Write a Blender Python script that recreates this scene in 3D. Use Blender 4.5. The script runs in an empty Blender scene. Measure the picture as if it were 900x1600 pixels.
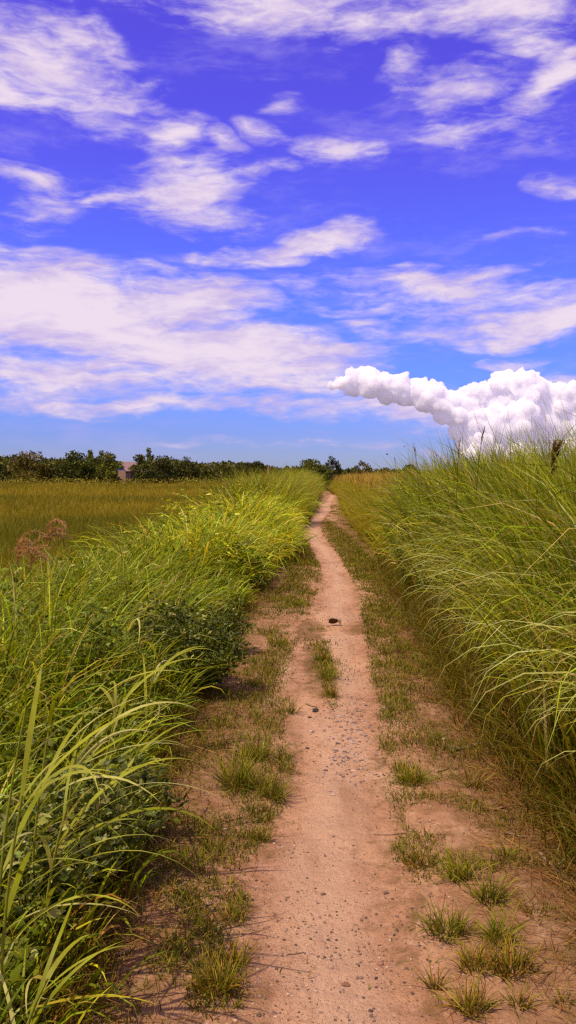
import bpy, bmesh, math
import numpy as np
from mathutils import Vector, Matrix

rng = np.random.default_rng(11)
SC = bpy.context.scene
COL = SC.collection
PI = math.pi

# ------------------------------------------------------------------ camera
CAM_H, FPX, HOR = 1.6, 1330.0, 742.0
PITCH = math.atan((800 - HOR) / FPX)          # looking slightly down
cam_d = bpy.data.cameras.new("camera"); cam = bpy.data.objects.new("camera", cam_d); COL.objects.link(cam)
cam_d.sensor_fit = 'VERTICAL'; cam_d.sensor_height = 36.0; cam_d.lens = FPX / 1600 * 36.0
cam_d.clip_end = 20000; cam_d.clip_start = 0.05
cam.location = (0, 0, CAM_H); cam.rotation_euler = (PI / 2 - PITCH, 0, 0)
SC.camera = cam

def ray(u, v):
    a, b = (u - 450) / FPX, (800 - v) / FPX
    c, s = math.cos(PITCH), math.sin(PITCH)
    return np.array([a, c + b * s, b * c - s])

def gnd(u, v, z=0.0):
    r = ray(u, v); t = (z - CAM_H) / r[2]
    return r[0] * t, r[1] * t

def at(u, v, Y):
    r = ray(u, v); t = Y / r[1]
    return np.array([r[0] * t, Y, CAM_H + r[2] * t])

# ------------------------------------------------------------------ render settings, light
SC.view_settings.view_transform = 'Standard'; SC.view_settings.look = 'None'
SC.view_settings.exposure = 0; SC.view_settings.gamma = 1
SC.cycles.max_bounces = 8; SC.cycles.volume_bounces = 8; SC.cycles.transparent_max_bounces = 8
SC.cycles.diffuse_bounces = 3; SC.cycles.transmission_bounces = 3; SC.cycles.glossy_bounces = 2
SC.cycles.use_denoising = False; SC.cycles.filter_width = 1.35
SUN_EL, SUN_AZ = math.radians(61), math.radians(230)    # azimuth clockwise from +Y: behind the camera, a little to the left
sd = Vector((math.sin(SUN_AZ) * math.cos(SUN_EL), math.cos(SUN_AZ) * math.cos(SUN_EL), math.sin(SUN_EL)))
sl = bpy.data.lights.new("sun", 'SUN'); sl.energy = 4.8; sl.angle = math.radians(0.5); sl.color = (1.0, 0.84, 0.54)
so = bpy.data.objects.new("sun", sl); COL.objects.link(so)
so.rotation_euler = sd.to_track_quat('Z', 'Y').to_euler(); so.location = (-20, -40, 80)

# ------------------------------------------------------------------ node helpers
class NT:
    def __init__(s, tree): s.t = tree; s.n = tree.nodes; s.l = tree.links
    def put(s, inp, val):
        if isinstance(val, bpy.types.NodeSocket): s.l.new(val, inp)
        elif val is not None: inp.default_value = val
    def math(s, op, a, b=None, c=None, clamp=False):
        n = s.n.new('ShaderNodeMath'); n.operation = op; n.use_clamp = clamp
        for i, v in enumerate((a, b, c)):
            if v is not None: s.put(n.inputs[i], v)
        return n.outputs[0]
    def vmath(s, op, a, b=None):
        n = s.n.new('ShaderNodeVectorMath'); n.operation = op
        s.put(n.inputs[0], a)
        if b is not None: s.put(n.inputs[1], b)
        return n.outputs['Value'] if op in ('LENGTH', 'DOT_PRODUCT') else n.outputs[0]
    def noise(s, vec, scale, detail=4, rough=0.5, dist=0.0, out='Fac'):
        n = s.n.new('ShaderNodeTexNoise'); s.put(n.inputs['Vector'], vec)
        n.inputs['Scale'].default_value = scale; n.inputs['Detail'].default_value = detail
        n.inputs['Roughness'].default_value = rough; n.inputs['Distortion'].default_value = dist
        return n.outputs[out]
    def mapping(s, vec, loc=(0, 0, 0), rot=(0, 0, 0), scale=(1, 1, 1), kind='POINT'):
        n = s.n.new('ShaderNodeMapping'); n.vector_type = kind; s.put(n.inputs['Vector'], vec)
        n.inputs['Location'].default_value = loc; n.inputs['Rotation'].default_value = rot; n.inputs['Scale'].default_value = scale
        return n.outputs[0]
    def rng(s, v, a, b, c=0.0, d=1.0, kind='SMOOTHSTEP'):
        n = s.n.new('ShaderNodeMapRange'); n.interpolation_type = kind; s.put(n.inputs[0], v)
        for i, x in enumerate((a, b, c, d)): n.inputs[i + 1].default_value = x
        return n.outputs[0]
    def mix(s, f, a, b, blend='MIX'):
        n = s.n.new('ShaderNodeMix'); n.data_type = 'RGBA'; n.blend_type = blend; n.clamp_factor = True
        s.put(n.inputs[0], f)
        for i, v in ((6, a), (7, b)):
            if isinstance(v, (tuple, list)) and len(v) == 3: v = (*v, 1)
            s.put(n.inputs[i], v)
        return n.outputs[2]
    def ramp(s, f, stops):
        n = s.n.new('ShaderNodeValToRGB'); s.put(n.inputs[0], f); e = n.color_ramp.elements
        while len(e) < len(stops): e.new(0.5)
        for k, (p, c) in enumerate(stops): e[k].position = p; e[k].color = (*c, 1)
        return n.outputs[0]

# ------------------------------------------------------------------ sky
w = bpy.data.worlds.new("World"); SC.world = w; w.use_nodes = True
N = NT(w.node_tree); N.n.clear()
wo = N.n.new('ShaderNodeOutputWorld'); bg = N.n.new('ShaderNodeBackground'); N.l.new(bg.outputs[0], wo.inputs[0])
bg.inputs[1].default_value = 0.1
sky = N.n.new('ShaderNodeTexSky'); sky.sky_type = 'NISHITA'; sky.sun_disc = False
sky.sun_elevation = SUN_EL; sky.sun_rotation = SUN_AZ; sky.air_density = 1.0; sky.dust_density = 0.3; sky.ozone_density = 3.0
tc = N.n.new('ShaderNodeTexCoord'); D = tc.outputs['Generated']
sx = N.n.new('ShaderNodeSeparateXYZ'); N.l.new(D, sx.inputs[0])
az = N.math('ARCTAN2', sx.outputs[0], sx.outputs[1]); el = N.math('ARCSINE', sx.outputs[2])
cx = N.n.new('ShaderNodeCombineXYZ'); N.l.new(az, cx.inputs[0]); N.l.new(el, cx.inputs[1]); AE = cx.outputs[0]
# deep violet-blue above, pale blue low down
tint = N.ramp(N.math('DIVIDE', el, 0.60, clamp=True), [
    (0.00, (.58, .66, 1.15)), (0.08, (0.50, 0.60, 1.45)), (0.17, (.50, .66, 1.75)), (0.32, (0.60, 0.68, 2.05)),
    (0.60, (0.82, 0.47, 2.2)), (0.95, (1.00, 0.40, 2.2))])
SKYC = N.mix(1.0, sky.outputs[0], tint, 'MULTIPLY')
# cloud masses: (u, v) centre, half sizes and tilt, all turned into directions of the sky
def azel(u, v):
    r = ray(u, v); r = r / np.linalg.norm(r)
    return math.atan2(r[0], r[1]), math.asin(r[2])
CL = [  # u, v, half width, half height, tilt(deg, + = right end lower), amount
    (60, 105, 240, 75, 12, 1.0), (10, 140, 150, 50, 5, 1.0), (110, 60, 130, 60, 25, .75), (430, 5, 330, 48, 2, 1.0), (790, 18, 190, 55, 8, 1.15),
    (870, 115, 150, 42, -28, 1.05), (725, 135, 110, 40, -8, .78), (640, 105, 66, 40, -40, .55), (600, 45, 160, 45, 0, .75), (700, 200, 80, 26, 12, .6),
    (268, 205, 76, 38, -5, .95), (335, 215, 60, 22, 25, .8), (285, 290, 120, 58, -5, 1.15), (330, 342, 110, 26, 3, 1.05), (400, 273, 80, 18, -5, .7),
    (190, 308, 80, 14, -10, .8), (528, 236, 96, 32, -5, .85), (60, 278, 110, 24, 4, .85), (75, 330, 90, 36, -12, .65), (865, 288, 52, 22, 3, .95),
    (445, 168, 48, 20, 0, .52), (410, 215, 60, 24, 20, .5), (430, 388, 175, 24, -5, 1.05), (520, 372, 70, 22, -18, .75), (100, 480, 270, 95, 8, 1.9), (290, 475, 170, 62, 6, 1.5),
    (140, 412, 60, 16, 5, .9), (60, 405, 120, 28, 0, .8), (340, 550, 300, 64, 3, 1.6), (120, 590, 280, 55, 0, 1.1), (450, 600, 200, 46, 0, 1.0), (520, 640, 160, 24, 0, .8),
    (250, 635, 330, 24, 0, .85), (610, 430, 180, 26, -3, .95), (760, 425, 110, 18, -3, .85), (830, 500, 190, 52, -6, 1.25), (720, 480, 130, 24, -8, .8),
    (560, 480, 150, 14, 0, .7), (560, 505, 60, 12, 0, .7), (840, 565, 120, 16, 0, .75), (650, 640, 140, 40, 12, 1.1), (590, 636, 130, 26, 4, 1.0), (590, 690, 110, 10, 0, .5), (420, 690, 250, 10, 0, .45),
    (880, 600, 90, 26, 0, .8), (680, 708, 60, 12, 15, .6), (690, 445, 260, 34, 2, .85), (640, 520, 200, 24, -2, .75), (800, 455, 150, 30, 0, .8), (560, 455, 160, 30, 6, .75), (500, 545, 150, 36, 4, .95), (760, 540, 160, 18, 0, .7), (840, 360, 120, 20, 0, .35), (800, 190, 130, 60, 0, .42)]
warp = N.noise(N.mapping(AE, scale=(7, 12, 1)), 1.0, 3, .55, out='Color')
wv = N.vmath('SUBTRACT', warp, (0.5, 0.5, 0.5))
AEW = N.vmath('ADD', AE, N.vmath('MULTIPLY', wv, (0.10, 0.05, 0)))
M = None
for (u, v, a, b, t, amt) in CL:
    A0, E0 = azel(u, v); A1, E1 = azel(u + a, v)
    ca = abs(A1 - A0); cb = b / a * ca
    q = N.vmath('LENGTH', N.mapping(AEW, loc=(A0, E0, 0), rot=(0, 0, -math.radians(t)), scale=(ca * 1.12, cb * 1.12, 1), kind='TEXTURE'))
    f = N.math('MULTIPLY', N.math('SUBTRACT', 1.0, q, clamp=True), amt)
    M = f if M is None else N.math('MAXIMUM', M, f)
# out of view: loose cloud added all round and overhead to whiten ambient light
aside = N.math('MAXIMUM', N.rng(N.math('ABSOLUTE', az), .36, .55), N.rng(el, .60, .75))
M = N.math('MAXIMUM', M, N.math('MULTIPLY', aside, N.rng(N.noise(D, 2.2, 2, .5), .36, .52, 0, .95)))
fb = N.noise(N.mapping(AEW, rot=(0, 0, .12), scale=(8, 26, 1)), 1.0, 10, .60, .4)
fb2 = N.noise(N.mapping(AE, rot=(0, 0, .08), scale=(34, 110, 1)), 1.0, 6, .60, .5)
fb3 = N.noise(N.mapping(AEW, loc=(5, 2, 0), rot=(0, 0, .10), scale=(5, 70, 1)), 1.0, 4, .55)
c0 = lambda q, g: N.math('MULTIPLY', N.math('SUBTRACT', q, .5), g)
nz = N.math('ADD', c0(fb, 2.3), N.math('ADD', c0(fb2, .85), c0(fb3, .85)))
den = N.math('ADD', N.math('MULTIPLY', M, 1.05), nz)
den = N.math('MULTIPLY', den, N.rng(M, 0.0, 0.22))
alpha = N.rng(den, .0, 1.05, 0, .96, 'SMOOTHSTEP')
shade = N.rng(N.math('ADD', c0(N.noise(N.mapping(AEW, loc=(3, 1, 0), rot=(0, 0, .1), scale=(10, 32, 1)), 1.0, 7, .62), 1.6), N.math('ADD', c0(fb2, .5), N.math('MULTIPLY', den, .45))), .05, .80)
CC = N.mix(shade, (6.3, 5.05, 8.0), (8.9, 7.5, 8.6))
veil = N.rng(N.math('ADD', N.noise(N.mapping(AEW, rot=(0, 0, .15), scale=(4, 18, 1)), 1.0, 6, .62), c0(fb2, .3)), .46, .82, 0, .40)
SKYV = N.mix(veil, SKYC, (5.6, 4.6, 9.0))
N.l.new(N.mix(alpha, SKYV, CC), bg.inputs[0])

# ------------------------------------------------------------------ materials
def new_mat(name):
    m = bpy.data.materials.new(name); m.use_nodes = True; k = NT(m.node_tree); k.n.clear()
    o = k.n.new('ShaderNodeOutputMaterial'); return m, k, o

def leaf_mat(name, transl=.32, gloss=.30, rough=.42, gain=1.0, warm=(1.03, 1.0, .55)):
    m, k, o = new_mat(name)
    a = k.n.new('ShaderNodeAttribute'); a.attribute_name = 'Col'; c = a.outputs['Color']
    g = k.n.new('ShaderNodeNewGeometry')
    v = k.noise(g.outputs['Position'], 9.0, 3, .6)
    c = k.mix(1.0, c, warm, 'MULTIPLY')
    c = k.mix(1.0, c, k.ramp(v, [(.25, (.70 * gain,) * 3), (.75, (1.25 * gain,) * 3)]), 'MULTIPLY')
    p = k.n.new('ShaderNodeBsdfPrincipled'); k.put(p.inputs['Base Color'], c)
    p.inputs['Roughness'].default_value = rough; p.inputs['Specular IOR Level'].default_value = gloss
    t = k.n.new('ShaderNodeBsdfTranslucent'); k.put(t.inputs[0], k.mix(1.0, c, (1.25, 1.2, .55), 'MULTIPLY'))
    x = k.n.new('ShaderNodeMixShader'); x.inputs[0].default_value = transl
    k.l.new(p.outputs[0], x.inputs[1]); k.l.new(t.outputs[0], x.inputs[2]); k.l.new(x.outputs[0], o.inputs[0])
    return m

def plain_mat(name, c1, c2, scale=20, rough=.9, bump=.3):
    m, k, o = new_mat(name)
    tcn = k.n.new('ShaderNodeTexCoord'); v = tcn.outputs['Object']
    f = k.noise(v, scale, 5, .6)
    p = k.n.new('ShaderNodeBsdfPrincipled'); k.put(p.inputs['Base Color'], k.mix(k.rng(f, .3, .7), c1, c2))
    p.inputs['Roughness'].default_value = rough; p.inputs['Specular IOR Level'].default_value = .2
    b = k.n.new('ShaderNodeBump'); b.inputs['Strength'].default_value = bump; b.inputs['Distance'].default_value = .5 / scale
    k.l.new(f, b.inputs['Height']); k.l.new(b.outputs[0], p.inputs['Normal']); k.l.new(p.outputs[0], o.inputs[0])
    return m

def soil_mat(name, path):
    m, k, o = new_mat(name)
    g = k.n.new('ShaderNodeNewGeometry'); P = g.outputs['Position']
    a = k.n.new('ShaderNodeAttribute'); a.attribute_name = 'edge'; E = a.outputs['Fac']
    big = k.noise(P, 1.6, 5, .6); mid = k.noise(P, 9, 6, .65, .4); fine = k.noise(P, 70, 5, .7); grit = k.noise(P, 260, 2, .6)
    c = k.mix(k.rng(big, .35, .68), (.46, .215, .12), (.62, .345, .21))
    c = k.mix(k.rng(mid, .50, .72, 0, .75), c, (.40, .17, .088))
    c = k.mix(k.rng(mid, .30, .46, .6, 0), c, (.70, .42, .28))
    c = k.mix(k.rng(fine, .50, .66, 0, .70), c, (.27, .115, .065))
    c = k.mix(k.rng(k.math('ADD', E, k.math('MULTIPLY', k.math('SUBTRACT', big, .5), 1.2)), .1, .8, .5 if path else 0, 0), c, (.66, .44, .325))
    lng = k.noise(k.mapping(P, scale=(4.5, .8, 1)), 1.0, 5, .6, .5); c = k.mix(k.rng(lng, .52, .68, 0, .55), c, (.34, .165, .10)); c = k.mix(k.rng(lng, .30, .46, .6, 0), c, (.72, .45, .30))
    m2 = k.noise(P, 28, 5, .7, .6); c = k.mix(k.rng(m2, .55, .68, 0, .6), c, (.33, .14, .08)); c = k.mix(k.rng(m2, .30, .42, .55, 0), c, (.72, .45, .31))
    vo = k.n.new('ShaderNodeTexVoronoi'); vo.inputs['Scale'].default_value = 150; k.put(vo.inputs['Vector'], P)
    vr = k.n.new('ShaderNodeSeparateColor'); k.l.new(vo.outputs['Color'], vr.inputs[0])
    sp = k.math('MULTIPLY', k.rng(vo.outputs['Distance'], .22, .34, 1, 0), k.rng(vr.outputs[0], .86, .9))
    c = k.mix(k.math('MULTIPLY', sp, .6), c, k.mix(vr.outputs[1], (.11, .065, .055), (.58, .42, .34)))
    c = k.mix(k.rng(grit, .40, .72, 0, .35), c, (.74, .48, .33))
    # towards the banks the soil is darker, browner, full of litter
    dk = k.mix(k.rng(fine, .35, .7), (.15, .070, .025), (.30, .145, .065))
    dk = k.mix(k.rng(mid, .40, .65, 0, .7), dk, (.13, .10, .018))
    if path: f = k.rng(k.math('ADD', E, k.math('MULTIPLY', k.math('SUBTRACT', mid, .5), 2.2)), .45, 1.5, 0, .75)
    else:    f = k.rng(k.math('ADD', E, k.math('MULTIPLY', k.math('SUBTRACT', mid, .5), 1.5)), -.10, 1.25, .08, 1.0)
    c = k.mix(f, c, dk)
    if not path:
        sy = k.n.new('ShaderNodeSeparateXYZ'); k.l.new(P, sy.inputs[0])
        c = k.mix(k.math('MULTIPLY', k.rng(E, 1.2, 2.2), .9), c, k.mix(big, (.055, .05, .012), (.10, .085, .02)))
    c = k.mix(1.0, c, (.79, .79, .78), 'MULTIPLY')
    p = k.n.new('ShaderNodeBsdfPrincipled'); k.put(p.inputs['Base Color'], c)
    p.inputs['Roughness'].default_value = .95; p.inputs['Specular IOR Level'].default_value = .12
    hgt = k.math('ADD', k.math('MULTIPLY', mid, .030), k.math('ADD', k.math('MULTIPLY', fine, .014), k.math('ADD', k.math('MULTIPLY', grit, .002), k.math('MULTIPLY', sp, .004))))
    b = k.n.new('ShaderNodeBump'); b.inputs['Strength'].default_value = .9; b.inputs['Distance'].default_value = 1.0
    k.l.new(hgt, b.inputs['Height']); k.l.new(b.outputs[0], p.inputs['Normal']); k.l.new(p.outputs[0], o.inputs[0])
    return m

M_REED = leaf_mat("grass_blade", .36, .16, .45)
M_TURF = leaf_mat("turf_blade", .25, .15, .6)
M_FIELD = leaf_mat("field_blade", .30, .12, .6)
M_DRY = leaf_mat("dry_straw", .15, .12, .7)
M_LEAF = leaf_mat("bush_leaf", .24, .22, .42)
M_TREE = leaf_mat("tree_leaf", .22, .20, .55)
M_PLUME = leaf_mat("plume_hair", .35, .15, .6)
M_STEM = plain_mat("green_stem", (.16, .19, .012), (.24, .23, .02), 30)
M_BARK = plain_mat("bark", (.07, .05, .035), (.14, .10, .07), 3)
M_TWIG = plain_mat("dead_twig", (.17, .095, .065), (.30, .19, .13), 40)
M_SOILP = soil_mat("path_soil", True); M_SOILG = soil_mat("ground_soil", False)
M_STONE = leaf_mat("stone", 0.0, .2, .85, warm=(1, 1, 1))

# ------------------------------------------------------------------ objects
def props(o, label=None, cat=None, group=None, kind=None):
    for kk, v in (('label', label), ('category', cat), ('group', group), ('kind', kind)):
        if v: o[kk] = v
    return o

def empty(name, loc, label, cat, group=None, rz=0):
    o = bpy.data.objects.new(name, None); COL.objects.link(o); o.location = loc; o.rotation_euler = (0, 0, rz)
    o.empty_display_size = .1
    return props(o, label, cat, group)

class Buf:
    """collects vertices, colours and faces for ONE mesh object"""
    def __init__(s): s.v = []; s.c = []; s.f = []; s.n = 0
    def add(s, v, f, c):
        v = np.asarray(v, np.float32).reshape(-1, 3); f = np.asarray(f, np.int64)
        c = np.asarray(c, np.float32)
        if c.ndim == 1: c = np.tile(c, (len(v), 1))
        s.v.append(v); s.c.append(c.reshape(-1, 3)); s.f.append(f + s.n); s.n += len(v)
    def build(s, name, mat, parent=None, loc=None, smooth=True):
        me = bpy.data.meshes.new(name); v = np.concatenate(s.v)
        if loc is not None: v = v - np.asarray(loc, np.float32)
        me.vertices.add(len(v)); me.vertices.foreach_set('co', v.ravel())
        li = np.concatenate([f.ravel() for f in s.f]); tot = np.concatenate([np.full(len(f), f.shape[1]) for f in s.f])
        st = np.concatenate([[0], np.cumsum(tot)[:-1]])
        me.loops.add(len(li)); me.loops.foreach_set('vertex_index', li.astype(np.int32))
        me.polygons.add(len(tot)); me.polygons.foreach_set('loop_start', st.astype(np.int32))
        me.polygons.foreach_set('use_smooth', np.full(len(tot), smooth))
        me.update(calc_edges=True); me.validate()
        at_ = me.attributes.new('Col', 'FLOAT_COLOR', 'POINT')
        c4 = np.concatenate([np.concatenate(s.c), np.ones((len(v), 1), np.float32)], 1).astype(np.float32)
        at_.data.foreach_set('color', c4.ravel())
        me.materials.append(mat)
        o = bpy.data.objects.new(name, me); COL.objects.link(o)
        if parent is not None: o.parent = parent
        elif loc is not None: o.location = loc
        return o

def blades(buf, P, L, W, azm, th0, curl, c0, c1, nseg=6, twist=.5, floor=.008, power=1.4, prof='grass'):
    n = len(P); t = np.linspace(0, 1, nseg + 1)
    tm = (t[:-1] + t[1:]) / 2
    th = th0[:, None] + curl[:, None] * tm[None] ** power
    st = (L / nseg)[:, None]
    r = np.concatenate([np.zeros((n, 1)), np.cumsum(np.sin(th) * st, 1)], 1)
    z = np.concatenate([np.zeros((n, 1)), np.cumsum(np.cos(th) * st, 1)], 1)
    da = rng.normal(0, .25, (n, 1)) * t[None] ** 1.5
    A = azm[:, None] + da
    ca, sa = np.cos(A), np.sin(A)
    X = P[:, 0:1] + r * ca; Y = P[:, 1:2] + r * sa; Z = np.maximum(P[:, 2:3] + z, floor)
    thn = np.concatenate([th, th[:, -1:]], 1)
    ph = rng.normal(0, twist, (n, 1)) + rng.normal(0, twist, (n, 1)) * t[None]
    # width direction: horizontal perpendicular turned about the blade by ph
    nx, ny, nz = np.cos(thn) * ca, np.cos(thn) * sa, -np.sin(thn)
    wx = -sa * np.cos(ph) + nx * np.sin(ph); wy = ca * np.cos(ph) + ny * np.sin(ph); wz = nz * np.sin(ph)
    wd = np.minimum(1, .55 + 1.6 * t) * np.clip(1 - t ** 2.2, .03, 1) if prof == 'grass' else np.clip(np.sin(PI * np.clip(t * .93 + .05, 0, 1)) ** .7, .03, 1)
    h = (W[:, None] * wd[None]) / 2
    V = np.empty((n, nseg + 1, 2, 3), np.float32)
    V[:, :, 0, 0] = X - wx * h; V[:, :, 1, 0] = X + wx * h
    V[:, :, 0, 1] = Y - wy * h; V[:, :, 1, 1] = Y + wy * h
    V[:, :, 0, 2] = np.maximum(Z - wz * h, floor * .5); V[:, :, 1, 2] = np.maximum(Z + wz * h, floor * .5)
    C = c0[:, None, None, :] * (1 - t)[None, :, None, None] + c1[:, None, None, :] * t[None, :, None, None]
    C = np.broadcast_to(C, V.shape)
    b = (np.arange(n) * (nseg + 1) * 2)[:, None] + (np.arange(nseg) * 2)[None]
    F = np.stack([b, b + 1, b + 3, b + 2], -1).reshape(-1, 4)
    buf.add(V.reshape(-1, 3), F, C.reshape(-1, 3))

def leaves(buf, P, Dr, S, asp, c, droop=.15):
    """folded leaf: base, two sides, tip, centre"""
    n = len(P); Dr = Dr / np.linalg.norm(Dr, axis=1, keepdims=True)
    rv = rng.normal(size=(n, 3)); sd_ = np.cross(Dr, rv); sd_ /= np.linalg.norm(sd_, axis=1, keepdims=True) + 1e-9
    nn = np.cross(sd_, Dr); S = S[:, None]
    b = P; tip = P + Dr * S; mid = P + Dr * S * .48 - nn * S * droop * .6
    l = P + Dr * S * .42 + sd_ * S * asp / 2; r = P + Dr * S * .42 - sd_ * S * asp / 2
    V = np.stack([b, l, r, tip, mid], 1)
    k = (np.arange(n) * 5)[:, None]
    F = np.concatenate([k + np.array([[0, 2, 4]]), k + np.array([[2, 3, 4]]), k + np.array([[3, 1, 4]]), k + np.array([[1, 0, 4]])])
    buf.add(V.reshape(-1, 3), F, np.repeat(c, 5, 0))

def tube(buf, pts, rad, col, sides=6, cap=True):
    pts = np.asarray(pts, float); n = len(pts); rad = np.broadcast_to(np.asarray(rad, float), (n,))
    d = np.gradient(pts, axis=0); d /= np.linalg.norm(d, axis=1, keepdims=True) + 1e-9
    ref = np.array([.31, .87, .38]); a = np.cross(d, ref); a /= np.linalg.norm(a, axis=1, keepdims=True) + 1e-9
    b = np.cross(d, a); q = np.linspace(0, 2 * PI, sides, endpoint=False)
    V = pts[:, None] + rad[:, None, None] * (np.cos(q)[None, :, None] * a[:, None] + np.sin(q)[None, :, None] * b[:, None])
    i = np.arange(n - 1)[:, None] * sides; j = np.arange(sides)[None]; j2 = (j + 1) % sides
    F = np.stack([i + j, i + j2, i + sides + j2, i + sides + j], -1).reshape(-1, 4)
    V = V.reshape(-1, 3); buf.add(V, F, col)
    if cap:
        V2 = np.concatenate([V[-sides:], pts[-1:]]); F2 = np.stack([np.arange(sides), (np.arange(sides) + 1) % sides, np.full(sides, sides)], -1)
        buf.add(V2, F2, col)
        V2 = np.concatenate([V[:sides], pts[:1]]); buf.add(V2, F2[:, ::-1], col)

def tint(base, n, dv=.18, dh=.10):
    base = np.asarray(base, float); v = np.exp(rng.normal(0, dv, (n, 1))); h = np.exp(rng.normal(0, dh, (n, 3)))
    return base[None] * v * h

def pick(pal, wts, n, **k):
    idx = rng.choice(len(pal), n, p=np.array(wts) / sum(wts)); return np.asarray(pal, float)[idx] * np.exp(rng.normal(0, k.get('dv', .18), (n, 1))) * np.exp(rng.normal(0, .07, (n, 3)))

# value noise for masks and the lie of the land
_T = np.random.default_rng(5).random((256, 256))
def vn(x, y, s=1.0, o=0):
    x = np.asarray(x, float) * s + 17.3 + o * 31.7; y = np.asarray(y, float) * s + 51.9 + o * 12.1
    i = np.floor(x).astype(int); j = np.floor(y).astype(int); fx = x - i; fy = y - j
    fx = fx * fx * (3 - 2 * fx); fy = fy * fy * (3 - 2 * fy); g = lambda a, b: _T[a % 256, b % 256]
    return (g(i, j) * (1 - fx) + g(i + 1, j) * fx) * (1 - fy) + (g(i, j + 1) * (1 - fx) + g(i + 1, j + 1) * fx) * fy
def fbm(x, y, s, oct=4, o=0): return sum(vn(x, y, s * 2 ** k, o + k) * .5 ** k for k in range(oct)) / sum(.5 ** k for k in range(oct))

# ------------------------------------------------------------------ plan of the path and banks
PE = [(1600, 372, 690), (1500, 368, 668), (1400, 366, 655), (1350, 376, 642), (1300, 405, 630), (1250, 428, 620), (1200, 440, 611), (1150, 438, 603),
      (1100, 440, 597), (1050, 452, 588), (1000, 460, 577), (970, 470, 572), (940, 488, 567), (900, 500, 551), (870, 491, 534), (840, 473, 508), (820, 473, 501), (805, 488, 513), (797, 498, 520), (791, 496, 516), (785, 505, 521), (775, 514, 525)]
pl = np.array([gnd(a, v) for v, a, b in PE]); pr = np.array([gnd(b, v) for v, a, b in PE])
def PL(y): return np.interp(y, pl[:, 1], pl[:, 0])
def PR(y): return np.interp(y, pr[:, 1], pr[:, 0])
le = np.array([gnd(*q) for q in [(95, 1600), (165, 1400), (232, 1250), (255, 1200), (298, 1100), (345, 1000), (418, 900), (452, 850), (476, 800), (500, 778)]])
re = np.array([gnd(*q) for q in [(880, 1310), (800, 1200), (722, 1100), (662, 1000), (604, 900), (566, 850), (537, 800), (531, 778)]])
def LE(y): return np.interp(y, le[:, 1], le[:, 0])
def RE(y): return np.interp(y, re[:, 1], re[:, 0])

def hgt(x, y):
    x = np.asarray(x, float); y = np.asarray(y, float)
    near = np.clip(1.2 - y / 60, 0, 1)
    h = (fbm(x, y, 1.1, 3, 3) - .5) * .07 * near + (fbm(x, y, 6, 3, 9) - .5) * .022 * near
    c = (PL(y) + PR(y)) / 2; hw = np.maximum((PR(y) - PL(y)) / 2, .1)
    d = np.abs(x - c) / hw
    h = h + near * (.03 * np.clip(d - .6, 0, 1))          # the trodden path lies a little lower
    return h

ys = [0.4]
while ys[-1] < 90: ys.append(ys[-1] + max(.012, .011 * ys[-1]))
ys = np.array([-400, -60, -10, -2, 0] + ys + [110, 150, 220, 400, 900, 2500, 7000])
side = np.concatenate([np.linspace(0, 1.0, 50), [1.1, 1.3, 1.6, 2, 2.6, 3.5, 5, 8, 14, 25, 60, 200, 900, 6000]])
def edge_wob(y, s): return (fbm(y, y * 0 + s, 2.6, 5, 20) - .5) * .34 * np.clip(y / 5, .6, 1.25)
YL = PL(ys) + edge_wob(ys, 1.5) * (ys > 0) * (ys < 66); YR = PR(ys) + edge_wob(ys, 7.5) * (ys > 0) * (ys < 66)
def grid(name, X, Yv, mat, edge):
    b = Buf(); R, C = X.shape; Yg = np.repeat(Yv[:, None], C, 1); Z = hgt(X, Yg)
    i = np.arange(R - 1)[:, None] * C + np.arange(C - 1)[None]
    F = np.stack([i, i + 1, i + C + 1, i + C], -1).reshape(-1, 4)
    return b, np.stack([X, Yg, Z], -1).reshape(-1, 3), F, edge.ravel()
iy = (ys > 0) & (ys < 68); tt = np.linspace(0, 1, 44)
Xp = YL[iy][:, None] * (1 - tt) + YR[iy][:, None] * tt
bp, Vp, Fp, Ep = grid('path', Xp, ys[iy], M_SOILP, np.repeat(np.abs(tt * 2 - 1)[None], iy.sum(), 0))
for q in [(470, 985, 62, 16), (500, 1045, 26, 60), (560, 985, 30, 10)]:
    c_ = gnd(q[0], q[1]); ax_ = abs(gnd(q[0] + q[2], q[1])[0] - c_[0]); ay_ = abs(gnd(q[0], q[1] - q[3])[1] - c_[1])
    Ep = Ep + .75 * np.clip(1.2 - ((Vp[:, 0] - c_[0]) / ax_) ** 2 - ((Vp[:, 1] - c_[1]) / ay_) ** 2, 0, 1)
bp.add(Vp, Fp, np.ones(3)); path = bp.build('path', M_SOILP)
props(path, "narrow pale pinkish dirt footpath winding away between the grass banks", "path", kind='structure')
a_ = path.data.attributes.new('edge', 'FLOAT', 'POINT'); a_.data.foreach_set('value', Ep.astype(np.float32))
# ground: left and right of the path (same edge vertices) and beyond it
bgd = Buf(); eds = []
for sgn, Y0, BE in ((-1, YL, LE), (1, YR, RE)):
    X = Y0[:, None] + sgn * side[None]; Eg = (X - Y0[:, None]) / np.minimum(np.maximum(np.abs(BE(ys) - Y0), .25), 3)[:, None] * sgn
    _, V, F, E = grid('g', X, ys, None, Eg); bgd.add(V, F if sgn > 0 else F[:, ::-1], np.ones(3)); eds.append(E)
jy = ~iy
for blk in (ys[ys <= ys[iy][0]], ys[ys >= ys[iy][-1]]):
    yl = np.interp(blk, ys, YL); yr = np.interp(blk, ys, YR); tq = np.linspace(0, 1, 6)
    X = yl[:, None] * (1 - tq) + yr[:, None] * tq
    _, V, F, E = grid('g', X, blk, None, np.full(X.shape, .8)); bgd.add(V, F, np.ones(3)); eds.append(E)
ground = bgd.build('ground', M_SOILG); props(ground, "brown soil and rough ground beneath the grass", "ground", kind='structure')
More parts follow.
